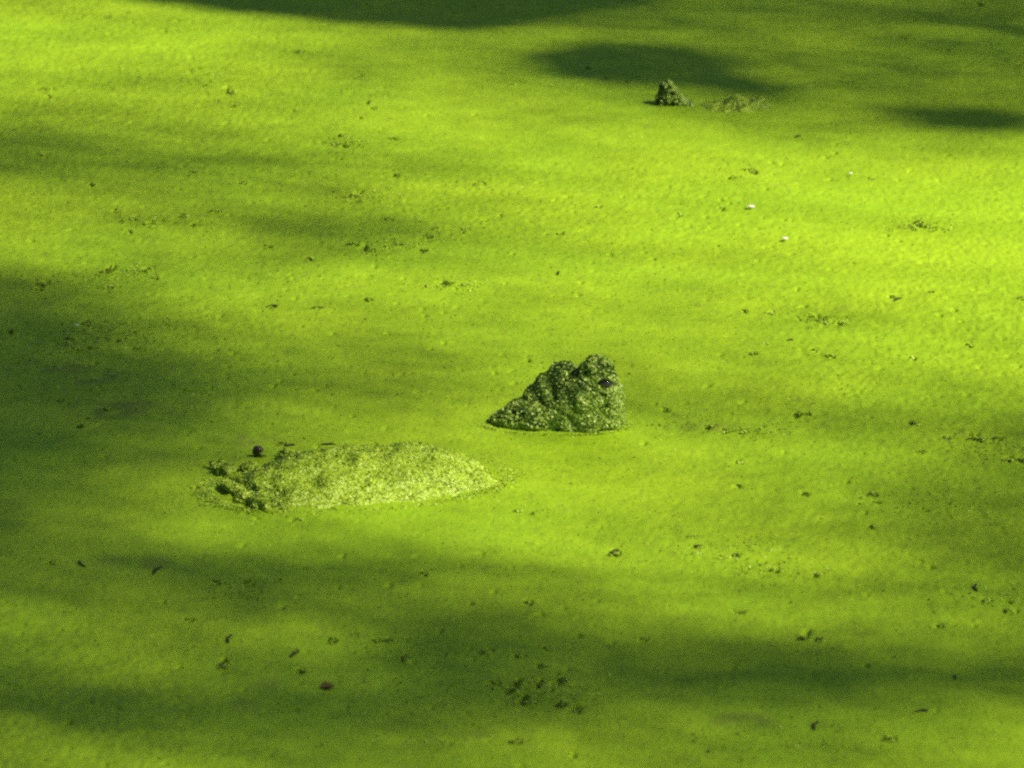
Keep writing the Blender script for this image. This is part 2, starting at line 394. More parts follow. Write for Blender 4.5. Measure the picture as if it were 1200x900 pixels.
# fronds heaped and tilted round the breaks, and dark decayed bits caught in them
HP, HN, DP, DN = [], [], [], []
def heap(px, py, s, nh_, nd_, spread=0.7):
    p = at(px, py); m = pxm(py) * s
    ax_, ay_ = rng.uniform(0.5, 1.0), rng.uniform(0.8, 1.7); an = rng.uniform(0, math.pi)
    for lst, nl, n_, sh in ((HP, HN, nh_, 0.35), (DP, DN, nd_, -0.25)):
        q = rng.normal(0, 0.42 * spread, (n_, 2)) * np.array([ax_, ay_]) * m
        lst.append(np.stack([p[0] + q[:, 0] * math.cos(an) - q[:, 1] * math.sin(an) * 0.6 + sh * m, p[1] + q[:, 0] * math.sin(an) + q[:, 1] * math.cos(an), rng.uniform(0.0002, 0.0022, n_)], -1))
        nl.append(np.stack([rng.normal(0, 0.8, n_), rng.normal(0, 0.8, n_), np.ones(n_)], -1))
for px, py, s in BREAKS: heap(px, py, s, int(s * 1.7) + 2, int(s * 1.7) + 2)
for px, py, s in LUMPS: heap(px, py, s, int(s * 3.5), int(s * 0.4))
for px, py, s, n_ in ((130, 322, 60, 26), (400, 168, 50, 16), (280, 118, 50, 16), (165, 260, 60, 20), (440, 290, 70, 26), (525, 335, 70, 20), (505, 278, 50, 16), (1080, 266, 50, 18), (965, 378, 50, 14), (850, 503, 90, 26),
                      (630, 812, 90, 40), (460, 760, 90, 24), (900, 665, 80, 18), (90, 392, 120, 36), (60, 440, 150, 26), (200, 470, 150, 26), (620, 100, 80, 8), (560, 220, 80, 12), (870, 205, 60, 10), (1050, 60, 120, 10), (240, 95, 60, 12), (430, 110, 60, 12), (420, 232, 60, 14), (300, 210, 160, 16), (60, 335, 90, 14), (130, 400, 120, 24),
                      (1150, 525, 90, 22), (1080, 590, 120, 18), (1150, 700, 90, 16), (840, 645, 110, 20), (290, 690, 90, 12), (500, 830, 150, 26), (900, 870, 150, 20), (200, 85, 140, 10)):
    heap(px, py, s, n_ * 3, n_ * 2, 0.9)
nb = 9000                                                       # stray bits, in drifts
bx_ = rng.uniform(X0, X1, nb); by_ = rng.uniform(Y0, Y1, nb)
kp = rng.random(nb) < np.clip(0.12 + 0.9 * (0.5 + 0.5 * vnoise(bx_ * 3.1 + 11, by_ * 1.6 + 7, 41)) ** 2.5, 0, 1)
DP.append(np.stack([bx_, by_, np.full(nb, 0.0006)], -1)[kp]); DN.append(np.tile([0, 0, 1.0], (kp.sum(), 1)))
# the mat laps up against the turtles
sc_ = at(420, 566); th_ = rng.uniform(0, 2 * math.pi, 2600); rr_ = 0.99 + np.abs(rng.normal(0, 0.07, 2600))
u_, v_ = rr_ * 0.18 * np.cos(th_), rr_ * 0.107 * np.sin(th_); c17, s17 = math.cos(R(17)), math.sin(R(17))
HP.append(np.stack([sc_[0] + u_ * c17 - v_ * s17, sc_[1] + u_ * s17 + v_ * c17, np.full(2600, 0.0006)], -1)); HN.append(np.stack([rng.normal(0, 0.3, 2600), rng.normal(0, 0.3, 2600), np.ones(2600)], -1))
hc_ = at(652, 499); th_ = rng.uniform(0, 2 * math.pi, 900); rr_ = 0.98 + np.abs(rng.normal(0, 0.08, 900))
HP.append(np.stack([hc_[0] + rr_ * 0.083 * np.cos(th_), hc_[1] + rr_ * 0.040 * np.sin(th_), np.full(900, 0.0006)], -1)); HN.append(np.stack([rng.normal(0, 0.4, 900), rng.normal(0, 0.4, 900), np.ones(900)], -1))
link('heaped_fronds', mesh_np('heaped_fronds', *flakes(np.concatenate(HP), np.concatenate(HN), 0.0034, 0.35, 5)), M['frond'], dw, smooth=False, kind='stuff')
link('decayed_bits', mesh_np('decayed_bits', *flakes(np.concatenate(DP), np.concatenate(DN), 0.0033, 0.35, 4, (0.25, 0.8))), M['decay'], dw, smooth=False, kind='stuff')

# ------------------------------------------------------------------ turtles
def empty(name, loc, **props):
    o = bpy.data.objects.new(name, None); COL.objects.link(o); o.location = loc; o.empty_display_size = 0.05
    for k, v in props.items(): o[k] = v
    return o
def coat(name, src, n, size, mat, parent, jitter=0.6, weight=None, lift=0.0006):
    P, N = sample_mesh(src, n, weight)
    return link(name, mesh_np(name, *flakes(P + N * lift, N, size, jitter, 5)), mat, parent, smooth=False, kind='stuff')

def ell(c, r, e=(0, 0, 0)): return (Vector(c), r, e)
def big_turtle():
    hb = at(655, 497)                                       # where the neck leaves the water
    sb = at(420, 566)                                       # middle of the shell
    base = np.array([hb[0], hb[1], 0.0])
    t = empty('snapping_turtle', base, label='large turtle plastered with duckweed, head reared up steeply, broad low shell behind it', category='turtle')
    k = pxm(497)
    s = sb - base                                           # shell centre in turtle space
    d2 = np.array([-s[0], -s[1]]); d2 /= np.linalg.norm(d2)
    E = []
    mm = 0.001
    # raised head: throat, jaw, skull, brows, nape
    E += [ell((0.034, 0.0, 0.004), (0.046, 0.036, 0.034)), ell((0.030, -0.006, 0.030), (0.040, 0.032, 0.030)),
          ell((0.044, -0.008, 0.050), (0.027, 0.026, 0.031), (0, 0.1, 0)),
          ell((0.051, -0.010, 0.073), (0.0135, 0.018, 0.0135)),
          ell((0.044, -0.004, 0.079), (0.010, 0.012, 0.009)),
          ell((0.062, -0.020, 0.044), (0.011, 0.014, 0.014)),
          ell((0.066, -0.010, 0.026), (0.012, 0.022, 0.026)),
          ell((0.006, 0.016, 0.046), (0.022, 0.020, 0.025)), ell((0.008, 0.018, 0.062), (0.015, 0.015, 0.0125)),
          ell((-0.014, 0.016, 0.038), (0.022, 0.020, 0.018), (0, -0.75, 0)),
          ell((-0.040, 0.010, 0.019), (0.028, 0.020, 0.014), (0, -0.6, 0)),
          ell((-0.030, -0.004, 0.008), (0.040, 0.022, 0.016)),
          ell((-0.010, -0.012, 0.014), (0.034, 0.022, 0.018)), ell((-0.012, 0.004, 0.024), (0.022, 0.018, 0.012), (0, -0.6, 0)),
          ell((-0.068, 0.006, 0.005), (0.018, 0.016, 0.008), (0, -0.3, 0))]
    # neck bending down under the mat and back to the shell's front
    for q in np.linspace(0.0, 1.0, 9):
        c = np.array([0.0, 0.0, -0.02]) * (1 - q) + np.array([s[0] + d2[0] * 0.13, s[1] + d2[1] * 0.13, -0.062]) * q - np.array([0, 0, 0.035 * math.sin(math.pi * min(1, q * 1.3) ** 0.6)])
        E.append(ell(c, (0.036, 0.036, 0.030) if q > 0 else (0.030, 0.030, 0.018)))
    # trunk below the shell, stub limbs and tail, all under water
    E.append(ell((s[0], s[1], -0.072), (0.150, 0.105, 0.048), (0, 0, math.atan2(d2[1], d2[0]))))
    ax = np.array([-d2[1], d2[0]])
    for f_, l_ in ((0.11, 1), (0.11, -1), (-0.11, 1), (-0.11, -1)):
        for q in (0, 1, 2):
            E.append(ell((s[0] + d2[0] * (f_ + 0.02 * q) + ax[0] * l_ * (0.09 + 0.035 * q), s[1] + d2[1] * (f_ + 0.02 * q) + ax[1] * l_ * (0.09 + 0.035 * q), -0.075 - 0.016 * q), (0.034, 0.034, 0.026)))
    for q in range(6):
        E.append(ell((s[0] - d2[0] * (0.15 + 0.028 * q), s[1] - d2[1] * (0.15 + 0.028 * q), -0.06 - 0.006 * q), (0.026 - 0.003 * q, 0.026 - 0.003 * q, 0.02 - 0.002 * q)))
    me = blob_mesh('body', E, 0.0028, 0.0036, 75, 3, 0.0045)
    body = link('body', me, M['skin'], t)
    above = lambda c, n: (c[:, 2] > -0.004) * 1.0
    # the duckweed lies thick low down and on the throat, thin on the nape and bared in the hollow behind the brow to darken it as shade
    def wc(c, n):
        thick = np.clip(1.25 - c[:, 2] / 0.055, 0.10, 1) * np.clip(0.35 + (c[:, 0] + 0.02) / 0.05, 0.16, 1)
        thick = np.maximum(thick, 0.8 * np.clip((c[:, 0] - 0.028) / 0.012, 0, 1) * (c[:, 2] < 0.068))
        thick = np.maximum(thick, np.clip(1 - c[:, 2] / 0.012, 0, 0.8))
        hollow = np.exp(-(((c[:, 0] - 0.022) / 0.012) ** 2 + ((c[:, 2] - 0.048) / 0.016) ** 2))
        patch = 0.30 + 0.70 * (vnoise(c[:, 0] * 90 + 40, c[:, 2] * 90 + 40 + c[:, 1] * 50, 61) > -0.1)
        return (c[:, 2] > -0.004) * thick * (1 - 0.85 * hollow) * patch * (1.0 if True else 0)
    coat('duckweed_coat', me, 17000, 0.0034, M['coat'], body, 0.8, wc)
    coat('shaggy_weed', me, 2200, 0.0041, M['coat'], body, 1.0, lambda c, n: wc(c, n) + 0.08 * above(c, n), 0.0012)
    coat('moss_shade_film', me, 8500, 0.0034, M['moss_shade'], body, 0.8, lambda c, n: (c[:, 2] > -0.004) * np.clip(1.15 - (c[:, 0] - 0.012) / 0.03, 0.12, 1) * np.clip(0.25 + c[:, 2] / 0.05, 0.3, 1))
    # eye on the near side, its twin on the far side
    for p_, r_ in (((0.0570, -0.0318, 0.0615), 0.0072), ((0.060, 0.012, 0.056), 0.007)):
        bm = bmesh.new(); bmesh.ops.create_icosphere(bm, subdivisions=3, radius=r_, matrix=Matrix.Translation(p_) @ Matrix.Diagonal((1.15, 0.8, 0.8, 1)))
        e = bpy.data.meshes.new('eye'); bm.to_mesh(e); bm.free()
        ey = link('eye', e, M['eye'], t)
        bm = tube([(p_[0] - 0.0085, p_[1] - 0.001, p_[2] - 0.001), (p_[0] - 0.004, p_[1] - 0.0035, p_[2] + 0.0062), (p_[0] + 0.003, p_[1] - 0.0035, p_[2] + 0.0066), (p_[0] + 0.009, p_[1] - 0.001, p_[2] + 0.001)], [0.0012, 0.0021, 0.0021, 0.0012], 6)
        link('eyelid', bm_mesh('eyelid', bm), M['skin'], ey)
    # shell: low dome with three keels, saw-toothed at the back
    ang = R(17)
    nu, nv = 120, 44
    ca, sa = math.cos(ang), math.sin(ang)
    V = []
    for j in range(nv + 1):
        r = j / nv
        for i in range(nu):
            th = 2 * math.pi * i / nu
            back = max(0.0, -math.cos(th)) ** 2
            rim = 1.0 + 0.055 * back * (1 if (i // 5) % 2 else -0.6) * r ** 6
            rim *= 1 + 0.05 * r * vnoise(np.array([math.cos(th) * 2.2 + 9]), np.array([math.sin(th) * 2.2 + 9]), 77)[0] + 0.03 * r * vnoise(np.array([math.cos(th) * 7 + 9]), np.array([math.sin(th) * 7 + 9]), 78)[0]
            rim *= (abs(math.cos(th)) ** 2.2 + abs(math.sin(th)) ** 2.2) ** (-1 / 2.2)
            u = r * rim * math.cos(th) * 0.182; v = r * rim * math.sin(th) * 0.108
            h = 0.031 * (1 - r ** (1.75 + 1.3 * (1 + math.sin(th)))) * (1 + 0.30 * u / 0.18) - 0.010 * r ** 8 - 0.005 * max(0.0, math.sin(u * 130 + v * 60)) * max(0.0, min(1.0, (-u - 0.05) / 0.06))
            h += 0.004 * math.exp(-(v / 0.016) ** 2) + 0.003 * math.exp(-((abs(v) - 0.058) / 0.014) ** 2)
            h += 0.0034 * vnoise(np.array([u * 45 + 33]), np.array([v * 45 + 12]), 79)[0] + 0.0022 * vnoise(np.array([u * 60 + 33]), np.array([v * 60 + 12]), 71)[0] + 0.0016 * vnoise(np.array([u * 130 + 33]), np.array([v * 130 + 12]), 72)[0]
            # worn hollows at the rear margin
            h -= 0.013 * math.exp(-((u + 0.150) / 0.02) ** 2) * (0.5 + 0.5 * math.sin(v * 95 + 1.0)) + 0.006 * math.exp(-((u + 0.115) / 0.016) ** 2) * (0.5 + 0.5 * math.sin(v * 70 + 2.2))
            V.append((s[0] + u * ca - v * sa, s[1] + u * sa + v * ca, h - 0.004))
    F = []
    for j in range(nv):
        for i in range(nu):
            F.append((j * nu + i, (j + 1) * nu + i, (j + 1) * nu + (i + 1) % nu, j * nu + (i + 1) % nu))
    sm = mesh_np('shell', V, F)
    sh = link('shell', sm, M['shell'], t)
    def ws(c, n):
        u = (c[:, 0] - s[0]) * ca + (c[:, 1] - s[1]) * sa
        return (c[:, 2] > -0.005) * np.clip(0.30 + (u + 0.17) / 0.10, 0.22, 1) * (0.55 + 0.45 * (vnoise(c[:, 0] * 70 + 20, c[:, 1] * 70, 74) > -0.3))
    coat('duckweed_coat', sm, 30000, 0.0032, M['shellcoat'], sh, 0.42, ws)
    coat('moss_shade_film', sm, 5200, 0.0034, M['moss_shade'], sh, 0.5, lambda c, n: (c[:, 2] > 0.0) * (np.clip((-(c[:, 0] - s[0]) * sa + (c[:, 1] - s[1]) * ca - 0.02) / 0.06, 0.02, 1) + 0.35 * ((c[:, 0] - s[0]) < -0.09)) * (0.12 + (vnoise(c[:, 0] * 55 + 20, c[:, 1] * 40 + 3, 92) > 0.0)))  # dark flakes paint shade on the far rim and rear
    # heaped clods of duckweed and mud along the rear margin
    for px, py, r_, h_ in ((258, 552, 9, 6), (270, 574, 9, 7), (294, 556, 7, 9), (282, 563, 8, 6), (306, 562, 7, 12), (309, 579, 10, 13), (305, 593, 7, 8), (355, 553, 8, 7), (325, 560, 7, 9), (288, 585, 8, 8), (340, 538, 8, 5), (318, 588, 8, 8)):
        p = at(px, py) - base; m = pxm(py)
        bmn = blob_mesh('clod', [ell((p[0], p[1], 0.0), (r_ * m * 1.1, r_ * m * 1.7, h_ * m * 0.85)), ell((p[0] + r_ * m * 0.9, p[1] - r_ * m, 0.0), (r_ * m * 1.0, r_ * m * 1.3, h_ * m * 0.6)), ell((p[0] - r_ * m * 0.7, p[1] + r_ * m * 1.2, 0.0), (r_ * m * 0.9, r_ * m, h_ * m * 0.45))], 0.0022, 0.005, 110, px)
        cl = link('clod', bmn, M['shell'], sh)
        coat('duckweed_coat', bmn, 330, 0.0036, M['shellcoat'], cl, 0.7, lambda c, n: 0.08 + np.clip(n @ SUN, 0, 1))  # pale flakes favour sunward faces, painting each clod's lit and shaded sides
    return t
big = big_turtle()

def small_turtle():
    hb = at(785, 123); sb = at(858, 124)
    base = np.array([hb[0], hb[1], 0.0]); s = sb - base; k = pxm(123)
    t = empty('snapping_turtle', base, label='small turtle by the dark tree shadow, narrow dark head poking straight up', category='turtle')
    E = [ell((-0.010, 0, 0.007), (0.012, 0.013, 0.017)), ell((-0.007, 0, 0.022), (0.0100, 0.011, 0.012)), ell((-0.004, -0.001, 0.030), (0.0080, 0.009, 0.0085)), ell((-0.009, -0.001, 0.027), (0.0065, 0.008, 0.006)),
         ell((0.006, 0, 0.020), (0.010, 0.010, 0.0065), (0, 0.9, 0)), ell((0.004, 0, 0.008), (0.014, 0.013, 0.010)), ell((0.016, 0, 0.008), (0.010, 0.011, 0.007), (0, 0.7, 0)), ell((0.025, 0.0, 0.002), (0.010, 0.012, 0.005))]
    for q in np.linspace(0, 1, 7):
        E.append(ell((0.01 + (s[0] - 0.06 - 0.01) * q, s[1] * q, -0.014 - 0.006 * q), (0.02, 0.02, 0.014)))
    E.append(ell((s[0], s[1], -0.03), (0.07, 0.055, 0.022)))
    for a_, b_ in ((1, 1), (1, -1), (-1, 1), (-1, -1)):
        E.append(ell((s[0] + a_ * 0.052, s[1] + b_ * 0.055, -0.035), (0.018, 0.022, 0.012)))
        E.append(ell((s[0] + a_ * 0.062, s[1] + b_ * 0.075, -0.040), (0.014, 0.016, 0.009)))
    for q in range(4): E.append(ell((s[0] + 0.075 + 0.016 * q, s[1], -0.03 - 0.003 * q), (0.013 - 0.002 * q, 0.012 - 0.002 * q, 0.009)))
    me = blob_mesh('body', E, 0.0018, 0.0022, 170, 8, 0.002)
    body = link('body', me, M['skin'], t)
    coat('duckweed_coat', me, 900, 0.0034, M['coat'], body, 0.7, lambda c, n: (c[:, 2] > -0.002) * np.clip(n @ SUN + 0.15, 0.03, 1) ** 1.5 * (0.4 + (c[:, 0] > -0.002)))  # flakes gather on the sunward side, painting in its lit edge
    for p_ in ((-0.0085, -0.0090, 0.031), (-0.0085, 0.0070, 0.031)):
        bm = bmesh.new(); bmesh.ops.create_icosphere(bm, subdivisions=2, radius=0.0028, matrix=Matrix.Translation(p_))
        e = bpy.data.meshes.new('eye'); bm.to_mesh(e); bm.free(); link('eye', e, M['eye'], t)
    nu, nv = 60, 20; V = []; F = []
    for j in range(nv + 1):
        r = j / nv
        for i in range(nu):
            th = 2 * math.pi * i / nu; rm = 1 + 0.22 * r * vnoise(np.array([math.cos(th) * 2.5 + 9]), np.array([math.sin(th) * 2.5 + 9]), 93)[0]; u = r * rm * math.cos(th) * 0.066; v = r * rm * math.sin(th) * 0.050
            h = 0.0105 * (1 - r ** 2.2) + 0.0035 * math.exp(-(v / 0.01) ** 2) * math.sin(u * 150 + 0.6) - 0.008 * r ** 8
            h += 0.0075 * vnoise(np.array([u * 70 + 33]), np.array([v * 50 + 12]), 75)[0] * (1 - r ** 4)
            V.append((s[0] + u, s[1] + v, h + 0.004 * u / 0.066 - 0.002))
    for j in range(nv):
        for i in range(nu): F.append((j * nu + i, (j + 1) * nu + i, (j + 1) * nu + (i + 1) % nu, j * nu + (i + 1) % nu))
    sm = mesh_np('shell', V, F); sh = link('shell', sm, M['shell'], t)
    coat('duckweed_coat', sm, 2300, 0.0040, M['shellcoat'], sh, 0.6, lambda c, n: (c[:, 2] > -0.004) * (0.3 + (vnoise(c[:, 0] * 80 + 20, c[:, 1] * 60, 76) > -0.1)))
    return t
small = small_turtle()

# ------------------------------------------------------------------ small things afloat
def snail():
    p = at(302, 534)
    t = empty('pond_snail', (p[0], p[1], 0.0026), label='small dark glossy round snail beside the rear edge of the large turtle\'s shell', category='snail')
    # coiled whorls narrowing to a low spire
    pts, rad = [], []
    for i in range(46):
        q = i / 45; a_ = q * 2 * math.pi * 2.6; rr = 0.0037 * (1 - q) ** 1.1
        pts.append((rr * math.cos(a_), 0.0048 * q * 1.4 - 0.003, 0.0035 + rr * math.sin(a_))); rad.append(0.0040 * (1 - q) ** 0.8 + 0.0006)
    link('whorls', bm_mesh('whorls', tube(pts, rad, 10)), M['snail'], t)
    bm = tube([(-0.006, 0.0, -0.008), (-0.002, -0.001, -0.004), (0.003, -0.001, -0.004), (0.008, 0, -0.0038), (0.010, 0, -0.003)], [0.001, 0.0026, 0.003, 0.0024, 0.0010], 8)
    link('foot', bm_mesh('foot', bm), M['skin'], t)
snail()

def twig(px, py, length, ang, rad=0.0016, label=None, bend=0.12, sidetwig=True):
    p = at(px, py); L = length * pxm(py)
    c, s = math.cos(ang), math.sin(ang)
    path = [(-L / 2 + L * q, math.sin(q * 3.0) * L * bend, rad * (0.6 + 0.8 * q)) for q in np.linspace(0, 1, 7)]
    bms = [tube(path, [rad * (0.55 + 0.6 * math.sin(math.pi * (0.15 + 0.75 * q))) for q in np.linspace(0, 1, 7)], 6)]
    if sidetwig: bms.append(tube([path[3], (path[3][0] + L * 0.14, path[3][1] + L * 0.16, rad * 2.2)], [rad * 0.6, rad * 0.35], 5))
    o = link('floating_twig', bm_mesh('floating_twig', *bms), M['twig'])
    o.location = (p[0], p[1], 0.0005); o.rotation_euler = (0, 0, ang)
    o['label'] = label; o['category'] = 'twig'
    return o
TW = 'short dark sliver of plant stem lying on the duckweed'
for px, py, ln, an in ((346, 768, 19, 1.05), (185, 670, 26, 1.25), (97, 662, 22, 1.9), (270, 750, 24, 1.45), (957, 852, 26, 1.35), (1145, 690, 24, 1.5), (720, 648, 14, 0.6),
                       (817, 642, 11, -0.4), (862, 652, 9, -1.0), (655, 321, 9, 1.4), (926, 400, 8, 0.3), (1080, 835, 16, 0.15), (433, 121, 9, 1.2), (400, 160, 9, 1.6),
                       (320, 360, 11, -0.5), (372, 362, 12, -0.3), (1052, 352, 12, 0.7), (385, 524, 17, -0.15), (415, 537, 14, -0.3), (340, 525, 12, 0.2), (935, 161, 10, 0.8), (1120, 795, 9, 1.5)):
    o = twig(px, py, ln, an, 0.0013, TW)
    o['group'] = 'dark slivers of plant stem floating on the pond'
    if px == 346: o['label'] = 'straight dark sliver of stem just beyond the curled brown leaf'
    if px in (185, 97): o['label'] = 'upright dark stem sliver in the shade in front of the large turtle\'s shell'
    if px in (433, 400): o['label'] = 'dark stem sliver on sunlit duckweed, short and hooked'
    if px in (320, 372): o['label'] = 'thin dark stem sliver on the duckweed beyond the turtle shell'
# the two twigs on the turtle's back rest on the shell
for o in [o for o in bpy.data.objects if o.name.startswith('floating_twig')]:
    px, py = to_px(o.location.x, o.location.y)
    if 330 < px < 430 and 515 < py < 545:
        o.location = Vector(at(px, py + 26)) + Vector((0, 0, 0.030)); o['label'] = 'dark sliver of plant stem stranded on the large turtle\'s shell'; o['group'] = 'slivers on the turtle shell'

def curled_leaf(px, py, L, W, ang, mat, name, label, cat, curl=0.35, group=None, zoff=0.002):
    p = at(px, py); n, m_ = 9, 5; V = []; F = []
    for i in range(n):
        q = i / (n - 1); wd = W * math.sin(math.pi * min(1, 0.04 + q * 0.95)) ** 0.75
        for j in range(m_):
            f_ = j / (m_ - 1) * 2 - 1
            V.append(((q - 0.5) * L, f_ * wd / 2, L * curl * (q - 0.5) ** 2 + abs(f_) * wd * 0.22))
    for i in range(n - 1):
        for j in range(m_ - 1): F.append((i * m_ + j, (i + 1) * m_ + j, (i + 1) * m_ + j + 1, i * m_ + j + 1))
    me = mesh_np(name, V, F); o = link(name, me, mat)
    sol = o.modifiers.new('thick', 'SOLIDIFY'); sol.thickness = 0.0006
    o.location = (p[0], p[1], zoff); o.rotation_euler = (0, 0, ang); o['label'] = label; o['category'] = cat
    if group: o['group'] = group
    return o
curled_leaf(384, 806, 0.014, 0.016, 0.3, M['brown'], 'brown_leaf', 'small curled reddish brown dead leaf on the duckweed', 'leaf', 0.12, None, 0.0008)
for px, py, s, lb in ((880, 246, 10, 'white petal fleck on sunlit duckweed, larger one of a close pair'), (920, 283, 8.5, 'white petal fleck on sunlit duckweed, smaller one of a close pair'),
                      (997, 206, 4.5, 'tiny faint white fleck beyond the pair of white petals'), (90, 384, 5, 'tiny white fleck among dark breaks in the shaded duckweed')):
    o = curled_leaf(px, py, s * pxm(py) * 0.75, s * pxm(py) * 0.95, random.uniform(0, 3), M['white'], 'white_petal', lb, 'petal', 1.5, 'white flecks on the duckweed', 0.003)

# ------------------------------------------------------------------ the tree on the right bank whose shade falls on the pond
# how bright the photograph's water is along rows of the pond (green level, x = 0, 100 .. 1200); the crown is leafy or open accordingly
GX = np.arange(0, 1201, 100.0)
GROWS = [(-60, [185,150,130,120,110,105,100,100,100,104,104,100,95]), (8, [188,178,172,150,130,120,110,104,102,104,106,102,98]), (28, [196,190,186,178,164,150,126,112,106,110,114,110,102]),
 (50, [200,197,194,190,172,162,142,120,112,114,120,116,104]), (80, [190,187,184,176,156,154,140,124,116,112,116,112,106]), (110, [162,165,172,176,180,174,165,140,130,116,118,114,108]),
 (138, [142,150,164,174,184,188,188,176,164,140,124,118,116]),
 (165, [120,128,145,166,178,186,190,190,190,188,176,160,150]), (190, [110,104,112,136,154,180,190,196,202,210,208,204,200]),
 (230, [152,150,148,150,156,180,192,200,208,215,219,221,222]), (265, [176,170,152,126,120,145,172,192,205,210,216,221,226]), (300, [150,166,162,148,158,178,188,196,204,210,216,220,222]),
 (340, [88,116,160,184,190,190,188,189,191,198,206,210,212]), (380, [74,98,120,148,162,168,175,180,182,186,196,203,205]), (430, [80,84,94,114,130,146,170,176,176,176,182,188,190]),
 (480, [80,84,94,114,132,152,168,162,146,154,162,163,150]), (530, [80,94,112,140,160,174,180,182,181,180,170,150,114]), (570, [90,108,126,150,170,182,186,184,176,166,155,136,120]),
 (610, [86,118,140,164,180,186,190,186,166,150,140,130,120]), (650, [90,99,104,110,116,132,164,182,176,165,150,135,120]), (690, [101,100,98,94,95,106,132,165,172,166,155,140,130]),
 (730, [130,126,124,120,108,86,86,112,132,142,146,140,130]), (770, [112,130,136,126,120,104,94,75,75,85,92,100,102]), (800, [80,95,105,110,110,100,90,80,75,75,80,86,86]),
 (825, [66,75,80,85,86,86,90,95,96,96,100,112,126]), (855, [110,114,120,120,116,116,120,121,121,124,132,142,146]), (960, [125,130,130,125,120,120,125,130,130,132,138,145,150])]
GY = np.array([r[0] for r in GROWS], float); GV = np.array([r[1] for r in GROWS], float)
LIT, DARK = (226 / 255) ** 2.2, (58 / 255) ** 2.2
def cover(x, y):
    px, py = to_px(x, y)
    fx_ = np.clip(px / 100.0, 0, 11.999); ix_ = fx_.astype(int); fx_ = fx_ - ix_; fx_ = fx_ * fx_ * (3 - 2 * fx_)
    iy_ = np.clip(np.searchsorted(GY, py) - 1, 0, len(GY) - 2); fy_ = np.clip((py - GY[iy_]) / (GY[iy_ + 1] - GY[iy_]), 0, 1)
    v = (GV[iy_, ix_] * (1 - fx_) + GV[iy_, ix_ + 1] * fx_) * (1 - fy_) + (GV[iy_ + 1, ix_] * (1 - fx_) + GV[iy_ + 1, ix_ + 1] * fx_) * fy_
    cvr = 1 - ((v / 255) ** 2.2 - DARK) / (LIT - DARK)
    out = (px < -140) | (px > 1340) | (py < -110) | (py > 1080)
    rnd = np.clip(0.55 + 0.7 * vnoise(x * 1.2 + 30, y * 0.8 + 30, 81), 0.05, 0.95)
    return np.where(out, rnd, cvr)
def dark_pool(px, py):
    d = np.interp(px, [100, 150, 250, 400, 540, 620, 680, 760, 800], [-30, 0, 12, 25, 36, 30, 16, 8, -30]) > py
    for cx, cy, rx, ry, tl in ((745, 76, 130, 23, 3), (840, 94, 75, 13, 9), (1135, 139, 88, 14, 3)):
        c, s_ = math.cos(R(tl)), math.sin(R(tl)); dx, dy = px - cx, py - cy
        d |= ((dx * c + dy * s_) / rx) ** 2 + ((-dx * s_ + dy * c) / ry) ** 2 < 1
    return d
def leaf_mesh(name, P, L, W):
    """leaves, each a folded blade of four faces, lying roughly flat with a random turn"""
    n = len(P)
    nr = np.tile(SUN * 0.5 + np.array([0, 0, 0.5]), (n, 1)) + rng.normal(0, 0.30, (n, 3)); nr /= np.linalg.norm(nr, axis=1)[:, None]
    a_ = np.cross(nr, rng.normal(0, 1, (n, 3))); a_ /= np.linalg.norm(a_, axis=1)[:, None]; b_ = np.cross(nr, a_)
    sc = rng.uniform(0.75, 1.25, n)[:, None]
    T = [(-.5, 0, 0), (-.1, -.5, .10), (.5, 0, 0), (-.1, .5, .10)]
    V = np.stack([P + (a_ * (u * L) + b_ * (v * W) + nr * (h * W)) * sc for u, v, h in T], 1)
    F = np.array([[0, 1, 2], [0, 2, 3]]); F = (F[None] + (np.arange(n) * 4)[:, None, None]).reshape(-1, 3)
    return mesh_np(name, V.reshape(-1, 3), F)
LEAF_L, LEAF_W = 0.042, 0.030
LEAF_FILL = 0.87
leaf_area = LEAF_L * LEAF_W * 0.5 * 1.04 * 0.93 / SUN[2]      # shadow of one leaf on the water
gx0, gx1, gy0, gy1 = -1.5, 2.6, 4.2, 11.5
cw, ch = 0.050, 0.066                                          # leaf sprays are spread evenly: cell by cell, the remainder carried on
ncx, ncy = int((gx1 - gx0) / cw), int((gy1 - gy0) / ch)
ccx, ccy = np.meshgrid(gx0 + (np.arange(ncx) + 0.5) * cw, gy0 + (np.arange(ncy) + 0.5) * ch, indexing='ij')
want = -np.log(1 - np.clip(cover(ccx, ccy), 0.005, 0.985)) * LEAF_FILL / leaf_area * cw * ch
lx, ly = [], []
err = np.zeros((ncx + 2, ncy + 2))
for jj in range(ncy):
    for ii in range(ncx):
        w_ = want[ii, jj] + err[ii + 1, jj]
        n_ = max(0, int(round(w_))); e_ = w_ - n_
        err[ii + 2, jj] += e_ * 7 / 16; err[ii, jj + 1] += e_ * 3 / 16; err[ii + 1, jj + 1] += e_ * 5 / 16; err[ii + 2, jj + 1] += e_ / 16
        if n_ == 0: continue
        k_ = int(math.ceil(math.sqrt(n_))); cells = rng.permutation(k_ * k_)[:n_]
        for c_ in cells:
            lx.append(ccx[ii, jj] + ((c_ % k_ + rng.random()) / k_ - 0.5) * cw); ly.append(ccy[ii, jj] + ((c_ // k_ + rng.random()) / k_ - 0.5) * ch)
nh = len(lx)
for gx_ in np.arange(-1.3, 1.2, 0.015):
    for gy_ in np.arange(8.0, 11.5, 0.019):
        x_ = gx_ + rng.uniform(-0.01, 0.01); y_ = gy_ + rng.uniform(-0.013, 0.013)
        if dark_pool(*to_px(x_, y_)): lx.append(x_); ly.append(y_)
lx, ly = np.array(lx), np.array(ly)
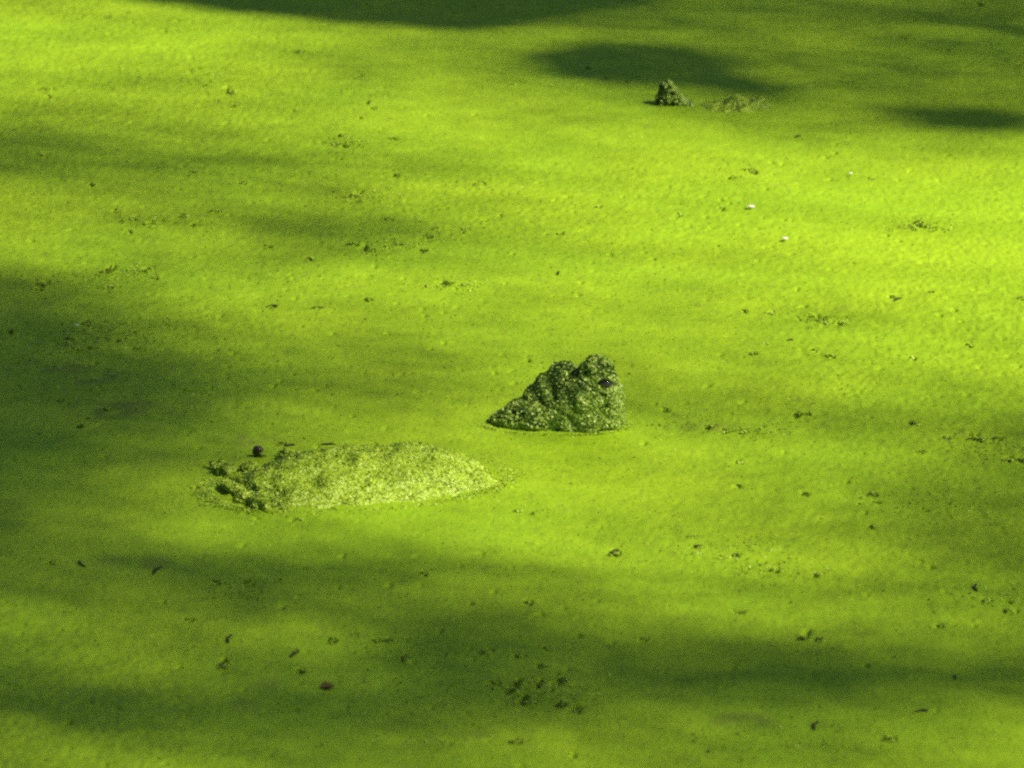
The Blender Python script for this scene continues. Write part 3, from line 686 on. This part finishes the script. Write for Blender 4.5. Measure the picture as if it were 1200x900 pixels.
sl = np.where(np.arange(len(lx)) < nh, 12.6, 9.0) + 0.45 * vnoise(lx * 1.7 + 9, ly * 1.1 + 9, 83) + rng.normal(0, 0.28, len(lx))
LP = np.stack([lx, ly, np.zeros_like(lx)], -1) + SUN[None] * sl[:, None]
TX, TY = 11.4, 1.8
tree = empty('overhanging_tree', (TX, TY, float(bank_height(np.array([TX]), np.array([TY]))[0]) - 0.05), label='broad leafy tree on the right bank overhanging the pond', category='tree')
TB = np.array(tree.location)
def lift(x, y, s=12.6): return np.array([x, y, 0]) + SUN * s
fork = np.array([10.9, 2.3, 6.0])
def bow(p, q, n, sag, jit=0.03):
    out = []
    for i in range(n):
        f_ = i / (n - 1); v = p * (1 - f_) + q * f_; v = v + np.array([0, 0, sag * math.sin(math.pi * f_)])
        if 0 < i < n - 1: v = v + rng.normal(0, jit, 3)
        out.append(v)
    return out
trunk_path = bow(TB, fork, 8, 0.0, 0.035)
link('trunk', bm_mesh('trunk', tube([p - TB for p in trunk_path], [0.36, 0.26, 0.23, 0.215, 0.205, 0.195, 0.185, 0.16], 14)), M['bark'], tree)
limb_end = lift(1.5, 10.6)
limb_path = bow(fork, limb_end, 12, 0.5, 0.03)
link('limb', bm_mesh('limb', tube([p - TB for p in limb_path], list(np.linspace(0.11, 0.02, 12)), 9)), M['bark'], tree)
low = bow(trunk_path[5], lift(-0.4, 9.75, 9.0), 11, 0.5, 0.03)
link('limb', bm_mesh('limb', tube([p - TB for p in low], list(np.linspace(0.07, 0.006, 11)), 8)), M['bark'], tree)
limb2 = bow(fork, lift(2.5, 4.6, 12.9), 7, 0.1, 0.03)
link('limb', bm_mesh('limb', tube([p - TB for p in limb2], list(np.linspace(0.10, 0.03, 7)), 9)), M['bark'], tree)
for e_ in (np.array([12.6, 0.8, 9.2]), np.array([12.4, 3.8, 10.0]), np.array([11.2, -0.2, 9.5])):
    lp = bow(fork, e_, 7, 0.15, 0.04)
    link('limb', bm_mesh('limb', tube([p - TB for p in lp], list(np.linspace(0.09, 0.015, 7)), 8)), M['bark'], tree)
for (px, py, tl, ln) in ((100, 190, 3, 1), (300, 270, 4, 1), (20, 420, 2, 1), (0, 660, 4, 1), (450, 800, 3, 1), (60, 830, 1, 1), (500, -5, 2, 1), (650, 78, 3, 1), (960, 610, 3, 1), (780, 478, 3, 1)):
    g_ = at(max(px, -20), py); e_ = lift(g_[0], g_[1])
    k_ = int(np.argmin([abs(p[1] - e_[1] + 0.4) for p in limb_path])); s_ = limb_path[k_]
    br = bow(s_, e_, 9, 0.18, 0.03)
    link('branch', bm_mesh('branch', tube([p - TB for p in br], list(np.linspace(0.016, 0.0035, 9)), 6)), M['bark'], tree)
# the rest of the crown, on and above the trunk
CP = []
for c_, r_, n_ in ((np.array([12.6, 0.6, 9.0]), 1.4, 3600), (np.array([12.4, 3.6, 9.7]), 1.4, 3400), (np.array([11.2, -0.2, 9.4]), 1.2, 3000), (np.array([12.0, 2.0, 10.4]), 1.5, 3600)):
    d_ = rng.normal(0, 1, (n_, 3)); d_ /= np.linalg.norm(d_, axis=1)[:, None]; CP.append(c_ + d_ * (r_ * rng.random((n_, 1)) ** 0.4) * np.array([1, 1, 0.7]))
allp = np.concatenate([LP] + CP)
crown = link('crown', leaf_mesh('crown', allp - TB, LEAF_L, LEAF_W), M['leaf'], tree, smooth=False)
print('leaves', len(allp))

# ------------------------------------------------------------------ the wood round the pond
def wood_tree(loc, rz, sc, src=None):
    if src is None:
        t = empty('wood_tree', (0, 0, 0))
        tp = bow(np.array([0, 0, -0.3]), np.array([0.3, 0.1, 9.0]), 9, 0.0, 0.08)
        link('trunk', bm_mesh('trunk', tube(tp, [0.30, 0.22, 0.20, 0.18, 0.16, 0.14, 0.11, 0.08, 0.03], 10)), M['bark'], t)
        cl = []
        for k in range(13):
            z_ = rng.uniform(2.2, 10.5); a_ = rng.uniform(0, 6.28); r_ = rng.uniform(0.6, 2.2) * (1.15 - z_ / 16)
            c_ = np.array([r_ * math.cos(a_), r_ * math.sin(a_), z_]); cl.append(c_)
            st = np.array([0.03 * z_, 0.01 * z_, max(1.6, z_ - 1.3)])
            link('limb', bm_mesh('limb', tube(bow(st, c_, 5, 0.1, 0.05), [0.06, 0.05, 0.04, 0.03, 0.015], 7)), M['bark'], t)
        P_ = []
        for c_ in cl + [np.array([0.3, 0.1, 10.2])]:
            d_ = rng.normal(0, 1, (420, 3)); d_ /= np.linalg.norm(d_, axis=1)[:, None]
            P_.append(c_ + d_ * (1.75 * rng.random((420, 1)) ** 0.45) * np.array([1, 1, 0.8]))
        link('crown', leaf_mesh('wood_crown', np.concatenate(P_), 0.26, 0.18), M['leaf'], t, smooth=False)
    else:
        t = src.copy(); COL.objects.link(t)
        for ch_ in list(src.children):
            c_ = ch_.copy(); COL.objects.link(c_); c_.parent = t
    t.location = loc; t.rotation_euler = (0, 0, rz); t.scale = (sc, sc, sc)
    t['label'] = 'tall leafy tree in the wood around the pond'; t['category'] = 'tree'; t['group'] = 'trees of the wood around the pond'
    return t
first = None
for x_, y_ in ((-13.5, 6), (-13.8, 10.5), (-13.6, 15.5), (-12, 20.5), (-8, 25.5), (-3.5, 27), (1, 26.2), (4.8, 23), (7.4, 18.5), (8.2, 13.5), (-11.5, 1.5), (-7.5, -2.5), (-3.2, -4.5)):
    z_ = float(bank_height(np.array([x_]), np.array([y_]))[0])
    t_ = wood_tree((x_, y_, z_ - 0.05), rng.uniform(0, 6.28), rng.uniform(0.95, 1.25), first)
    first = first or t_

# ------------------------------------------------------------------ added unseen tree on the left bank, its boughs blocking sky light overhead
LT = np.array([-9.8, 4.6, float(bank_height(np.array([-9.8]), np.array([4.6]))[0]) - 0.05])
lt = empty('sky_blocking_tree', LT, label='added unseen tree on the left bank, canopy blocking sky light over the pond', category='tree')
lf = np.array([-8.6, 5.0, 7.4])
link('trunk', bm_mesh('trunk', tube([p - LT for p in bow(LT, lf, 8, 0.0, 0.05)], [0.42, 0.32, 0.28, 0.26, 0.25, 0.24, 0.22, 0.19], 14)), M['bark'], lt)
CP = []
for e_ in ((4.6, 9.6, 11.2), (4.9, 6.4, 11.4), (4.4, 3.4, 11.0), (1.0, 12.0, 11.6), (-1.5, 2.0, 10.8), (-4.0, 9.5, 11.2)):
    e_ = np.array(e_, float); lp = bow(lf, e_, 9, 1.1, 0.06)
    link('limb', bm_mesh('limb', tube([p - LT for p in lp], list(np.linspace(0.13, 0.015, 9)), 8)), M['bark'], lt)
    for q in lp[3:]:
        d_ = rng.normal(0, 1, (420, 3)); d_ /= np.linalg.norm(d_, axis=1)[:, None]
        CP.append(q + d_ * (1.5 * rng.random((420, 1)) ** 0.5) * np.array([1, 1, 0.45]) + np.array([0, 0, 0.3]))
link('crown', leaf_mesh('sky_blocking_crown', np.concatenate(CP) - LT, 0.17, 0.12), M['leaf'], lt, smooth=False)
